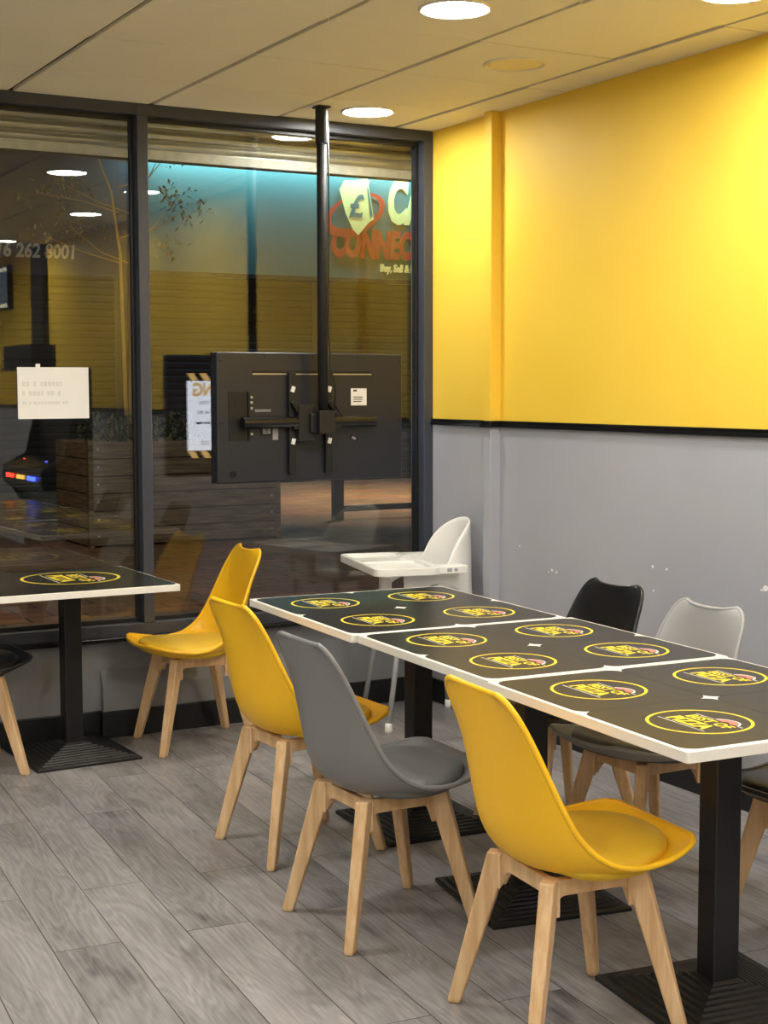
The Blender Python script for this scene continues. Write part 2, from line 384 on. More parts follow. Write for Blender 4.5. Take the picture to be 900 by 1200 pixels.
# shop window: frames with glazing set back
def window(n, x0, x1, label, left=True):
    mb = MB(); Y1 = 6.36
    if left: mb.bx((x0, YF, .505), (x0+.05, Y1, 2.735))
    if n == 2: mb.bx((x1-.052, YF, .505), (x1, Y1, 2.735))
    mb.bx((x0, YF+.001, 2.735), (x1, Y1, ZC))
    mb.bx((x0, YF+.004, .452), (x1, Y1, .507))
    fr = mb.build('window_%d' % n, 'frame', bevel=.003); struct(fr, label, 'window')
    mb = MB(); mb.bx((x0, YF-.012, .432), (x1, 6.32, .4525)); mb.build('sill', 'black_gloss', fr, bevel=.004)
    mb = MB(); mb.bx((x0+.02, YG, .49), (x1-.01, YG+.010, 2.75)); mb.build('glass_pane', 'glass', fr)
    mb = MB()                     # glazing beads round the pane
    xa, xb = x0+.05, x1-(.052 if n == 2 else 0)
    mb.bx((xa, YG-.022, .507), (xb, YG, .527)); mb.bx((xa, YG-.022, 2.715), (xb, YG, 2.735)); mb.bx((xa, YG-.022, .527), (xa+.016, YG, 2.715)); mb.bx((xb-.016, YG-.022, .527), (xb, YG, 2.715))
    mb.build('glazing_bead', 'black_satin', fr, bevel=.002)
window(1, 0.80, 2.266, 'left pane of the dark framed shop window')
window(2, 2.266, XW, 'right pane of the dark framed shop window')
window(3, XL, 0.80, 'far left pane of the dark framed shop window')

# ================================================================== CEILING LIGHTS
def downlight(x, y, label, on=True, cat='ceiling light', first=None):
    t = thing('ceiling_downlight', label, cat, (x, y, ZC), 0, 'round recessed downlights')
    mb = MB(); n = 48
    mb.lathe([(.122, .012), (.122, -.004), (.117, -.0075), (.110, -.006), (.108, .012)], n=n); mb.build('trim_ring', 'trim_white', t, smooth=True)
    mb = MB(); mb.lathe([(.1085, .010), (.1085, -.002), (.09, -.0035), (.001, -.004)], n=n); recalc(mb.build('diffuser', 'lens' if on else 'lens_off', t, smooth=True))
    return t
downlight(2.632, 4.216, 'bright round downlight at the top edge of the picture')
downlight(3.248, 5.94, 'small bright round downlight nearest the window')
downlight(3.273, 4.81, 'round cream downlight that is switched off', False)
downlight(3.30, 3.62, 'lit round downlight just above the frame at top right')
for i, (x, y) in enumerate(((3.36, 2.3), (3.36, .1), (1.35, 4.2), (2.0, 2.0), (0.1, 4.8), (0.1, 2.4), (-1.6, 4.2), (1.4, -.4), (-1.6, .6), (2.4, -2.2), (2.2, -.9), (2.2, .6), (.1, .2), (.1, -2.0), (-1.6, 2.4))):  # first two show mirrored in the glass; the rest are added fill
    downlight(x, y, 'lit round downlight out of direct view, mostly added to brighten the room')

# ================================================================== TABLES
def ring_pts(c, r, n): return [(c[0]+r*math.cos(2*math.pi*k/n), c[1]+r*math.sin(2*math.pi*k/n)) for k in range(n)]
def round_rect(w, h, r, n=6):
    out = []
    for cx, cy, a0 in ((w/2-r, h/2-r, 0), (-w/2+r, h/2-r, 90), (-w/2+r, -h/2+r, 180), (w/2-r, -h/2+r, 270)):
        for k in range(n+1):
            a = R(a0+90*k/n); out.append((cx+r*math.cos(a), cy+r*math.sin(a)))
    return out
ZT = 0.775
def make_table(name, label, loc, rz, w, d, base_off, base_rz):
    t = thing(name, label, 'table', loc, rz, 'square pedestal tables')
    mb = MB(); mb.prism(round_rect(w, d, .006, 2), ZT-.026, ZT); recalc(mb.build('tabletop', 'white_lam', t, bevel=.002))
    ca, sa = math.cos(base_rz), math.sin(base_rz)
    T = Matrix.Translation((base_off[0], base_off[1], 0)) @ Matrix.Rotation(base_rz, 4, 'Z')
    mb = MB(); mb.M = T; mb.box((0, 0, (.058+ZT-.032)/2), (.076, .076, ZT-.032-.058)); mb.build('column', 'black_satin', t, bevel=.005)
    mb = MB(); mb.M = T                    # stepped, ribbed pyramid foot
    prof = [(.225, 0), (.225, .010), (.219, .015), (.205, .014)]
    k = 8; s = .200; z = .014
    for i in range(k):
        prof += [(s, z+.0005), (s-.003, z+.0065), (s-.011, z+.0070), (s-.014, z+.004)]
        s -= .0195; z += .0055
    prof += [(.046, .060), (.040, .064)]
    mb.loft([[(h*sx, h*sy, zz) for sx, sy in ((-1, -1), (1, -1), (1, 1), (-1, 1))] for h, zz in prof]); mb.build('base', 'black_iron', t, bevel=.0008, seg=1)
    mb = MB(); mb.M = T; mb.box((0, 0, ZT-.029), (.30, .30, .006)); mb.build('top_plate', 'black_iron', t)
    return t
def make_mat(label, loc, rz, w, d, r=.040, off=(0, 0), big=1.0):
    mb = MB(); mb.prism(round_rect(w, d, r), 0, .0010, 0)
    mb.M = Matrix.Translation((off[0], off[1], 0)) @ Matrix.Diagonal((big, big, 1, 1))
    n = 64; z = .0013                        # printed ring
    mb.grid([[(x, y, z) for x, y in ring_pts((0, 0), q, n)] for q in (.1245, .1165)], 1, True)
    # lettering reads for a guest on the left side: along -y, up along +x
    def f(sh):
        return lambda x, y: (sh[0]+y, sh[1]-x, z)
    put_text(mb, 'BEST OF', f((.007, .064)), .150, .030, .03, 1)
    put_text(mb, 'PIZZA', f((-.043, .072)), .140, .040, .045, 1)
    mb.bx((-.0545, -.085, z-.0004), (-.052, .088, z), 2); mb.bx((.044, -.098, z-.0004), (.0465, -.080, z), 2); mb.bx((.044, .004, z-.0004), (.0465, .070, z), 2)
    def arc(r0, r1, m):
        a = [R(8+164*k/16) for k in range(17)]
        mb.grid([[(.043+q*math.sin(t)*.78, -.038+q*math.cos(t), z) for t in a] for q in (r0, r1)], m)
    arc(.036, .042, 2); arc(.012, .033, 3); arc(.033, .036, 0)
    o = mb.build('placemat', ['mat_black', 'print_yellow', 'print_white', 'print_red'])
    o.location = loc; o.rotation_euler = (0, 0, rz)
    return tag(recalc_top(o), label, 'placemat', 'black pizza placemats')
def recalc_top(o):
    me = o.data
    for p in me.polygons:
        if p.center.z > .00105 and p.normal.z < 0: p.flip()
    me.update(); return o
RZ = -math.atan2(2.221-2.077, 4.976-2.386)       # row of tables turned slightly from the wall
dy = Vector((-math.sin(RZ), math.cos(RZ), 0)); dx = Vector((math.cos(RZ), math.sin(RZ), 0))
rows = [('rear', Vector((2.163, 4.072, 0)), .904, (.06, -.02), 0.0), ('middle', Vector((2.135, 3.246, 0)), .826, (-.01, .0), R(-6)), ('front', Vector((2.077, 2.386, 0)), .858, (.02, -.02), R(-4))]
W = .80
lab = {'rear': ('farthest of the three joined placemat tables, nearest the high chair', 'left-hand window-side placemat on the farthest joined table', 'right-hand window-side placemat on the farthest joined table', 'left-hand near-side placemat on the farthest joined table', 'right-hand near-side placemat on the farthest joined table'),
       'middle': ('middle one of the three joined tables, beside the grey chair', 'left-hand window-side placemat on the middle joined table', 'right-hand window-side placemat on the middle joined table, in front of the black chair', 'left-hand near-side placemat on the middle joined table', 'right-hand near-side placemat on the middle joined table'),
       'front': ('nearest of the three joined tables, its white corner at lower right', 'placemat on the nearest table right behind the front yellow chair', 'placemat on the nearest table cut by the right edge of the photo', 'placemat over the near white corner of the nearest table', 'placemat on the near right corner of the nearest table, mostly out of frame')}
for nm, corner, L, bo, br in rows:
    c = corner + dx*W/2 + dy*L/2
    make_table('pedestal_table', lab[nm][0], c, RZ, W, L-.004, bo, br)
    for q, (i, j) in enumerate(((0, 1), (1, 1), (0, 0), (1, 0))):
        mw, md = (W-.02)/2, (L-.035)/2
        p = corner + dx*(.010+mw*(i+.5)) + dy*(.018+md*(j+.5)) + Vector((0, 0, ZT))
        make_mat(lab[nm][1+q], p, RZ, mw-.001, md-.001)
cl = Vector((1.744, 5.835, 0))
make_table('pedestal_table', 'separate table at left by the window pane with paper notice', cl, 0.0, .80, .71, (.12, .205), R(2))
make_mat('large placemat covering the separate table at left by the window', cl+Vector((0, 0, ZT)), 0, .785, .69, .03, (.080, .055), 1.62)

# ================================================================== CHAIRS
def interp(tab, v):
    """Catmull-Rom through the rows of tab"""
    n = len(tab)-1; f = v*n; i = min(int(f), n-1); t = f-i
    p = [Vector(tab[max(0, min(n, i+k))]) for k in (-1, 0, 1, 2)]
    return 0.5*((2*p[1])+(-p[0]+p[2])*t+(2*p[0]-5*p[1]+4*p[2]-p[3])*t*t+(-p[0]+3*p[1]-3*p[2]+p[3])*t*t*t)
CEN = [(-.238, 0, .840), (-.235, 0, .822), (-.226, 0, .765), (-.217, 0, .69), (-.209, 0, .61), (-.203, 0, .545), (-.193, 0, .490), (-.165, 0, .440), (-.115, 0, .410), (-.03, 0, .397), (.06, 0, .394), (.145, 0, .404), (.21, 0, .425), (.252, 0, .447), (.274, 0, .461)]
RIM = [(-.259, .118, .851), (-.252, .149, .838), (-.232, .172, .800), (-.200, .186, .735), (-.166, .201, .655), (-.134, .211, .585), (-.100, .219, .525), (-.058, .227, .480), (-.008, .235, .452), (.055, .240, .441), (.115, .237, .444), (.165, .227, .452), (.205, .212, .461), (.235, .192, .468), (.254, .160, .471)]
def make_chair(label, shell, pad, loc, rz):
    t = thing('dining_chair', label, 'chair', loc, rz, 'moulded dining chairs')
    us = [-1.0, -.93, -.8, -.6, -.3, 0, .3, .6, .8, .93, 1.0]
    nv = 26; rows_ = []
    for a in range(nv+1):
        v = a/nv; c = interp(CEN, v); r = interp(RIM, v); row = []
        for u in us:
            w_ = abs(u)**2.8
            row.append((c.x+(r.x-c.x)*w_, r.y*u, c.z+(r.z-c.z)*w_))
        rows_.append(row)
    mb = MB(); mb.grid(rows_)
    o = mb.build('shell', shell, t, smooth=True)
    s = o.modifiers.new('thick', 'SOLIDIFY'); s.thickness = .011; s.offset = 0
    s = o.modifiers.new('smooth', 'SUBSURF'); s.levels = 1; s.render_levels = 2
    # rolled lip along the rim
    edge = [interp(RIM, a/40) for a in range(41)]
    left = [Vector((p.x, -p.y, p.z)) for p in edge]; right = [Vector(p) for p in edge]
    top = []
    c0, r0 = Vector(CEN[0]), Vector(RIM[0]); c1, r1 = Vector(CEN[-1]), Vector(RIM[-1])
    for k in range(1, 12):
        u = 1-2*k/12; w_ = abs(u)**2.8; top.append(Vector((c0.x+(r0.x-c0.x)*w_, r0.y*u, c0.z+(r0.z-c0.z)*w_)))
    bot = []
    for k in range(1, 12):
        u = -1+2*k/12; w_ = abs(u)**2.8; bot.append(Vector((c1.x+(r1.x-c1.x)*w_, r1.y*u, c1.z+(r1.z-c1.z)*w_)))
    loop = list(reversed(right))+top+left+bot; n = len(loop); k8 = 8; rings = []
    for i, p in enumerate(loop):
        tg = (loop[(i+1) % n]-loop[i-1]).normalized(); a = tg.cross(Vector((.3, 0, 1))).normalized(); b = tg.cross(a)
        rings.append([p+.0075*(math.cos(2*math.pi*q/k8)*a+math.sin(2*math.pi*q/k8)*b) for q in range(k8)])
    mb = MB(); rings.append(rings[0]); mb.grid(rings, None, True); mb.build('rim', shell, t, smooth=True)
    # seat pad
    def sup(th, ax, ay, e=2.7):
        ct, st = math.cos(th), math.sin(th)
        return (math.copysign(abs(ct)**(2/e), ct)*ax, math.copysign(abs(st)**(2/e), st)*ay)
    rings = []; N = 44
    for q, zt in ((.97, -.034), (1.0, -.012), (.985, -.002), (.955, .005), (.88, .0115), (.70, .017), (.45, .019), (.20, .019), (.02, .019)):
        ring = []
        for k in range(N):
            x, y = sup(2*math.pi*k/N, .191*q, .212*q); xx = x+.048
            lift = 2.6*max(0, -(xx+.04))**2 + .10*max(0, xx-.06)
            ring.append((xx, y*(1-.20*max(0, (xx-.07)/.17)-.08*max(0, -xx/.14)), .4435+zt+lift))
        rings.append(ring)
    mb = MB(); mb.loft(rings); o = mb.build('seat_pad', pad, t, smooth=True)
    # wooden frame: four tapered splayed legs and arched rails
    for sx in (-1, 1):
        for sy in (-1, 1):
            a = Vector((.118*sx, .122*sy, .402)); b = Vector((.207*sx, .197*sy, .0))
            ax = Vector((sx*.74, sy*.67, 0)); ay = Vector((-sy*.67, sx*.74, 0))
            rings = []
            for tt, hw, hd in ((0, .029, .0185), (.35, .0255, .0175), (.97, .0175, .0145), (1.0, .0150, .0120)):
                p = a.lerp(b, tt); rings.append([p+ax*hw*i+ay*hd*j for i, j in ((-1, -1), (1, -1), (1, 1), (-1, 1))])
            mb = MB(); mb.loft(rings); recalc(mb.build('leg', 'beech', t, bevel=.005, seg=2))
    def arched(L):
        h = L/2; pts = [(-h, .398), (-h, .310)]
        for k in range(7):
            u = k/6; pts.append((-h+.004+.052*u, .312+(.358-.312)*math.sin(u*math.pi/2)))
        return pts+[(-x, z) for x, z in reversed(pts)]
    for axis, off in (('x', .112), ('x', -.112), ('y', .106), ('y', -.106)):
        pr = arched(.262); th = .011; mb = MB()
        if axis == 'x': rings = [[(x, off+s_*th, z) for x, z in pr] for s_ in (-1, 1)]
        else: rings = [[(off+s_*th, x, z) for x, z in pr] for s_ in (-1, 1)]
        mb.loft(rings); recalc(mb.build('seat_rail', 'beech', t, bevel=.002, seg=1))
    return t
cy_ = make_chair('front yellow chair at the nearest table, its back to the viewer', 'y_shell', 'y_pad', (2.118, 2.872, 0), R(-5))
cg_ = make_chair('dark grey chair standing between two yellow chairs, pushed to the middle table', 'g_shell', 'g_pad', (2.053, 3.69, 0), R(0))
copy_thing(cy_, (2.16, 4.45, 0), R(2), 'yellow chair pushed to the farthest joined table, beside the grey one')
copy_thing(cy_, (2.402, 5.985, 0), R(176), 'yellow chair against the window, facing the separate left table')
cb_ = make_chair('black chair against the grey wall, opposite the grey chair', 'b_shell', 'b_pad', (3.05, 4.20, 0), R(180))
make_chair('pale grey chair tucked in along the grey wall, right of the black one', 'lg_shell', 'g_pad', (2.99, 3.63, 0), R(180))
copy_thing(cb_, (3.06, 2.93, 0), R(181), 'black chair cut by the right edge of the photo behind the table column')
copy_thing(cb_, (1.385, 6.0, 0), R(2), 'black chair cut by the left edge of the photo at the left table')

# ================================================================== HIGH CHAIR
def high_chair():
    t = thing('high_chair', 'white plastic baby high chair with tray in the corner by the window', 'high chair', (3.485, 5.885, 0), R(167))
    # one U-shaped bucket: sides low and arched, back tall and rounded
    rows_ = []; n = 40
    for k in range(n+1):
        s = -1+2*k/n; th = s*math.pi/2*1.0
        # plan: straight sides, round back
        if abs(s) > .55:
            q = (abs(s)-.55)/.45; f = -.06+.20*q; y = math.copysign(.185+.01*q, s)
        else:
            a = s/.55*math.pi/2; f = -.06-.135*math.cos(a); y = .185*math.sin(a)
        g = abs(s)
        top = .735 + .215*max(0, 1-(g/.54)**2.2)**.62 if g < .54 else .735
        q = max(0, min(1, (g-.35)/.65)); arch = .085*math.sin(math.pi*min(1, q*1.02))
        bot = .58+arch
        col = []
        for i in range(9):
            u = i/8; z = bot+(top-bot)*u; fl = (1-u)*.045
            back = -.035*max(0, (z-.62))/.33 if g < .6 else 0
            col.append((f-fl*math.cos(s*1.57)*1.0+back*math.cos(min(1, g)*1.57), y*(1+fl*1.2), z))
        rows_.append(col)
    mb = MB(); mb.grid(rows_); o = mb.build('seat_bucket', 'hc_white', t, smooth=True)
    s = o.modifiers.new('thick', 'SOLIDIFY'); s.thickness = .014; s.offset = 0
    s = o.modifiers.new('smooth', 'SUBSURF'); s.levels = 1; s.render_levels = 1
    mb = MB(); mb.prism([(p[0]+.02, p[1]) for p in round_rect(.32, .37, .06)], .575, .60); recalc(mb.build('seat', 'hc_white', t, bevel=.006))
    mb = MB(); mb.prism([(p[0]+.165, p[1]) for p in round_rect(.05, .055, .015)], .56, .725); recalc(mb.build('crotch_post', 'hc_white', t, bevel=.004))
    # tray: dished board with raised rim, two arms running back
    mb = MB(); ro = [(p[0]+.150, p[1]) for p in round_rect(.31, .66, .05)]; ri = [(p[0]+.155, p[1]) for p in round_rect(.255, .60, .045)]
    mb.loft([[(x, y, z) for x, y in pts] for pts, z in ((ro, .722), (ro, .757), (ri, .757), (ri, .741))])
    for sy in (-1, 1): mb.bx((-.13, .262*sy-.04, .722), (.03, .262*sy+.04, .757))
    mb.bx((.155-.1275, -.004, .741), (.155+.1275, .004, .752))
    recalc(mb.build('tray', 'hc_white', t, bevel=.005))
    for sy in (-1, 1):
        mb = MB(); mb.box((-.075, .300*sy, .740), (.016, .008, .014)); mb.box((-.045, .300*sy, .740), (.022, .008, .016)); mb.build('tray_clip', 'hc_leg', t, bevel=.002)
    for sx in (-1, 1):
        for sy in (-1, 1):
            mb = MB(); b = Vector((.215*sx, .215*sy, .02)); a = Vector((.135*sx-.01, .150*sy, .60))
            mb.tube([a, b], .0125, 14); l = mb.build('leg', 'hc_leg', t, smooth=True)
            mb = MB(); mb.lathe([(.010, .045), (.0165, .04), (.018, .012), (.015, .0), (.002, 0)], (b.x, b.y, 0), 16); mb.build('foot_cap', 'hc_white', l, smooth=True)
high_chair()

# ================================================================== TELEVISION ON CEILING POLE
def television():
    t = thing('television', 'large black flat television hung before the window, its back to the room', 'television', (3.004, 6.035, 1.42), R(4))
    hw, hh = .485, .288
    mb = MB(); mb.prism(round_rect(2*hw, 2*hh, .008, 3), 0, .050)
    mb.v = [(x, .034-z, y) for x, y, z in mb.v]; recalc(mb.build('back_cover', 'tv_black', t, bevel=.012, seg=3))
    mb = MB(); mb.bx((-.31, -.019, .196), (.31, -.010, .207)); mb.bx((-.31, -.020, .190), (.31, -.010, .195), 1); mb.build('vent_slot', ['tv_dark', 'steel'], t)
    # port recesses with little bright sockets
    mb = MB(); mb.bx((-.43, -.0185, -.10), (-.335, -.0155, .115), 0); mb.bx((-.337, -.026, -.10), (-.329, -.0155, .115), 0)
    for z in (.09, .067, .042, -.072): mb.bx((-.327, -.028, z-.005), (-.316, -.0155, z+.005), 1)
    mb.bx((-.40, -.022, .062), (-.345, -.016, .073), 0)
    mb.build('port_panel', ['tv_dark', 'steel'], t)
    mb = MB(); mb.bx((-.275, -.0185, -.08), (-.215, -.0155, -.035), 0); mb.bx((-.262, -.021, -.072), (-.225, -.016, -.045), 1)
    for z in (-.067, -.060, -.052): mb.bx((-.255, -.022, z), (-.235, -.0205, z+.003), 0)
    mb.build('socket_panel', ['tv_dark', 'lg_shell'], t)
    mb = MB(); mb.bx((-.212, -.0195, -.10), (-.185, -.0155, -.035)); mb.build('grey_cover_strip', 'lg_shell', t)
    mb = MB(); mb.bx((-.30, -.018, .025), (-.22, -.0155, .037)); mb.build('grey_sticker', 'g_shell', t)
    mb = MB(); mb.bx((.20, -.018, .05), (.285, -.0155, .128), 0)
    for z, w_ in ((.114, .02), (.086, .05), (.076, .05), (.066, .045)): mb.bx((.212, -.0185, z), (.212+w_, -.0175, z+(.008 if w_ < .04 else .004)), 1)
    mb.build('rating_label', ['paper', 'label_ink'], t)['label'] = 'white rating label'
    for x, z in ((-.465, .25), (-.25, .270), (.0, .270), (.24, .270), (.465, .25), (-.465, -.02), (-.465, -.25), (.465, -.02)):
        mb = MB(); mb.M = Matrix.Translation((x, -.016, z)) @ Matrix.Rotation(R(90), 4, 'X'); mb.lathe([(.004, -.002), (.004, .003), (.001, .003)], n=10); mb.build('screw', 'tv_dark', t)
    mb = MB(); mb.M = Matrix.Translation((-.41, -.016, -.247)) @ Matrix.Rotation(R(90), 4, 'X'); mb.lathe([(.016, -.002), (.016, .004), (.009, .004), (.008, .0)], n=18); mb.build('power_button', 'tv_dark', t)
    mb = MB(); mb.M = Matrix.Translation((.215, -.016, -.10)) @ Matrix.Rotation(R(25), 4, 'Y'); mb.box((0, 0, 0), (.022, .006, .010), 1); mb.box((0, .001, .0), (.05, .004, .022), 0); mb.build('power_inlet', ['tv_dark', 'steel'], t)
    # screen side, facing the street
    mb = MB(); mb.bx((-hw, .034, -hh), (hw, .046, hh)); mb.build('bezel', 'tv_dark', t, bevel=.002)
    mb = MB(); ys = .0464
    mb.add([(-hw+.012, ys, -hh+.012), (-hw+.012, ys, hh-.012), (hw-.012, ys, hh-.012), (hw-.012, ys, -hh+.012)], [(0, 1, 2, 3)], 0)
    xr, xl, zb, zt = -.385, .385, -.165, .165; y2 = ys+.0003
    mb.add([(xr, y2, zb), (xr, y2, zt), (xl, y2, zt), (xl, y2, zb)], [(0, 1, 2, 3)], 1)
    k = 0
    x = xr
    while x < xl-.03:                      # hazard stripes above and below the white card
        for z0, s in ((zt+.002, 1), (zb-.036, 1)):
            a, b = x, x+.034
            mb.add([(a+.022*0+.0, y2, z0+.034), (b, y2, z0+.034), (b+.022, y2, z0), (a+.022, y2, z0)], [(0, 1, 2, 3)], 2)
        x += .062
    y3 = y2+.0003
    def line(s, xend, z, h, bold, m, sq=1.0):   # street side: text runs towards -x
        vs, fs, w0 = text(s, bold); sc = h/.7
        mb.add([(xend+(w0-px)*sc*sq, y3, z+py*sc) for px, py in vs], fs, m)
    line('NG', xr+.028, .095, .060, .04, 2, .8)
    line('8,30£', xr+.055, .055, .016, .0, 3); line('14,20£', xr+.050, .008, .016, .0, 3); line('between', xr+.038, -.040, .016, .03, 3); line('150', xr+.066, -.138, .020, .0, 3)
    mb.build('screen', ['scr_dark', 'scr_white', 'scr_yellow', 'scr_ink'], t)
    return t
television()
def tv_mount():
    t = thing('ceiling_bracket', 'black ceiling pole bracket carrying the television', 'tv bracket', (3.012, 5.935, ZC))
    Z0 = -ZC
    mb = MB(); mb.box((0, 0, -.004), (.062, .062, .008)); mb.build('ceiling_plate', 'black_satin', t, bevel=.002)
    mb = MB(); mb.tube([(0, 0, -.006), (0, 0, -1.42)], .023, 20); mb.build('pole', 'pole_black', t, smooth=False).data.polygons.foreach_set('use_smooth', [True]*22)
    mb = MB(); mb.tube([(.0, 0, -.006), (.0, 0, -.16)], .028, 20); mb.build('pole_sleeve', 'pole_black', t)
    mb = MB(); mb.bx((-.035, -.036, 1.345+Z0), (.045, .036, 1.45+Z0)); mb.build('pole_clamp', 'black_satin', t, bevel=.004)
    mb = MB(); mb.bx((-.11, .02, 1.31+Z0), (-.03, .075, 1.475+Z0)); mb.bx((-.06, .0, 1.35+Z0), (.02, .05, 1.44+Z0)); mb.build('tilt_block', 'black_satin', t, bevel=.006)
    T = Matrix.Translation((-.04, .058, 1.42+Z0)) @ Matrix.Rotation(R(4), 4, 'Z')
    mb = MB(); mb.M = T; mb.tube([(-.345, -.008, -.022), (.345, -.008, -.022)], .026, 16); mb.build('cross_tube', 'black_gloss', t, smooth=False)
    for xx in (-.085, .105):
        mb = MB(); mb.M = T; mb.bx((xx-.018, .0, -.255), (xx+.018, .024, .20))
        mb.box((xx+.018, -.014, .028), (.020, .022, .105), rot=Matrix.Rotation(R(-35), 3, 'Y')); mb.box((xx+.044, -.016, .022), (.012, .020, .075), rot=Matrix.Rotation(R(-35), 3, 'Y'))
        mb.bx((xx-.006, -.026, -.055), (xx+.052, .002, -.0))
        a = recalc(mb.build('vertical_arm', 'black_satin', t, bevel=.003))
        for zz, an in ((.125, 18), (-.108, 14)):
            mb = MB(); mb.M = T; mb.box((xx, -.002, zz), (.018, .006, .026), rot=Matrix.Rotation(R(an), 3, 'Y')); mb.build('paper_tab', 'paper', a)['label'] = 'small white paper tab'
    mb = MB(); mb.tube([(.026, -.01, -.03), (.028, -.012, -.5), (.025, -.012, -1.0), (.030, -.02, -1.15), (.058, -.01, -1.24), (.075, .03, -1.33), (.10, .07, -1.39)], .0035, 8); mb.build('cable', 'black_satin', t, smooth=True)
tv_mount()

# ================================================================== THINGS ON AND OUTSIDE THE WINDOW
mb = MB(); x0, x1, z0, z1 = 1.738, 2.052, 1.420, 1.642
mb.bx((x0, YG-.0022, z0), (x1, YG-.0004, z1), 0)
rn = random.Random(5)                     # faint, unreadable print showing through the sheet
for z, h, w_ in ((z1-.082, .020, .17), (z1-.122, .020, .17), (z1-.160, .013, .20)):
    xx = x0+.02
    while xx < x0+.02+w_:
        lw = h*rn.uniform(.45, .75); mb.add([(xx, YG-.0024, z), (xx+lw, YG-.0024, z), (xx+lw, YG-.0024, z+h), (xx, YG-.0024, z+h)], [(0, 1, 2, 3)], 1)
        xx += lw+h*(.22 if rn.random() < .8 else .9)
notice = tag(mb.build('paper_notice', ['paper', 'paper_ink']), 'white paper notice taped inside the left window pane', 'notice')
mb = MB(); mb.box(((x0+.09), YG-.003, z1+.004), (.02, .001, .02)); mb.build('sticky_tape', 'paper', notice)

def roller_shutter():
    t = thing('roller_shutter', 'galvanised roller shutter, part lowered outside the top of the window', 'shutter', (0, 6.46, 0))
    prof = [(0, 2.606)]; z = 2.628
    for k in range(5):
        for i in range(9):
            u = i/8; prof.append((-.017*math.sin(u*math.pi)**.8, z+u*.038))
        prof += [(.010, z+.0385), (.010, z+.0455)]; z += .046
    mb = MB(); mb.grid([[(xx, y, zz) for y, zz in prof] for xx in (XL, -1, 1, 3, 4.3)])
    o = mb.build('slat_curtain', 'shutter', t, smooth=False); s = o.modifiers.new('thick', 'SOLIDIFY'); s.thickness = .002
    mb = MB(); mb.bx((XL, -.008, 2.578), (4.3, .012, 2.622)); mb.bx((XL, -.02, 2.574), (4.3, .03, 2.580), 1); mb.build('bottom_bar', ['shutter_bar', 'black_satin'], t, bevel=.002)
roller_shutter()

# -------- street
mb = MB(); mb.bx((-25, 6.43, -.2), (40, 40, 0)); struct(mb.build('pavement', 'paving'), 'block paved street outside the window', 'pavement')
def planter():
    t = thing('wooden_planter', 'long weathered timber planter standing in the street outside the window', 'planter', (4.50, 13.9, 0))
    Lx, Ly, H = 2.05, 1.05, 1.02; n = 6
    mb = MB()
    for k in range(n): mb.bx((.04, 0, .02+k*H/n), (Lx-.04, .035, .02+(k+1)*H/n-.012))
    mb.build('front_boards', 'planter_wood', t, bevel=.004)
    mb = MB()
    for k in range(n): mb.bx((0, .04, .02+k*H/n), (.035, Ly, .02+(k+1)*H/n-.012))
    mb.build('side_boards', 'planter_lit_end', t, bevel=.004)
    mb = MB()
    for k in range(n): mb.bx((Lx-.035, .04, .02+k*H/n), (Lx, Ly, .02+(k+1)*H/n-.012)); mb.bx((.04, Ly-.035, .02+k*H/n), (Lx-.04, Ly, .02+(k+1)*H/n-.012))
    mb.build('rear_boards', 'planter_wood', t, bevel=.004)
    mb = MB(); mb.bx((.03, .03, .02), (Lx-.03, Ly-.03, .90)); mb.build('soil', 'tile_gap', t)
    for xx in (0, Lx-.05):
        mb = MB(); mb.bx((xx, -.012, 0), (xx+.05, .05, H+.03)); p = mb.build('corner_post', 'planter_wood', t, bevel=.004)
        for k in range(n):
            mb = MB(); mb.M = Matrix.Translation((xx+(.10 if xx == 0 else -.05), -.002, .02+(k+.5)*H/n)) @ Matrix.Rotation(R(90), 4, 'X'); mb.lathe([(.014, -.004), (.014, .004), (.004, .008)], n=10)
            mb.build('bolt', 'steel', p)
planter()
def leafy(mb, c, rad, n, size, m, rnd):
    for _ in range(n):
        d = Vector((rnd.gauss(0, 1), rnd.gauss(0, 1), rnd.gauss(0, 1))).normalized()*(rnd.random()**.5)
        p = Vector(c)+Vector((d.x*rad[0], d.y*rad[1], d.z*rad[2]))
        q = Matrix.Rotation(rnd.uniform(0, 6.3), 3, 'Z') @ Matrix.Rotation(rnd.uniform(-1.2, 1.2), 3, 'X')
        s = size*rnd.uniform(.6, 1.3)
        mb.add([p+q @ Vector(v) for v in ((0, -s, 0), (s*.45, 0, s*.1), (0, s, 0), (-s*.45, 0, s*.1))], [(0, 1, 2, 3)], m)
rnd = random.Random(11)
for x, lb in ((4.80, 'bushy plant at the left end of the timber planter'), (5.15, 'bushy plant in the timber planter beside the sapling'), (5.62, 'bushy plant in the timber planter seen left of the television')):
    t = thing('potted_shrub', lb, 'shrub', (x, 14.3, .90), 0, 'shrubs in the timber planter')
    mb = MB(); leafy(mb, (0, 0, .22), (.28, .25, .22), 420, .035, 0, rnd); mb.build('foliage', 'leaf', t)
    mb = MB()
    for k in range(5): mb.tube([(0, 0, 0), (rnd.uniform(-.1, .1), rnd.uniform(-.1, .1), .16), (rnd.uniform(-.2, .2), rnd.uniform(-.2, .2), .34)], [.010, .007, .003], 6)
    mb.build('stem', 'bark', t)
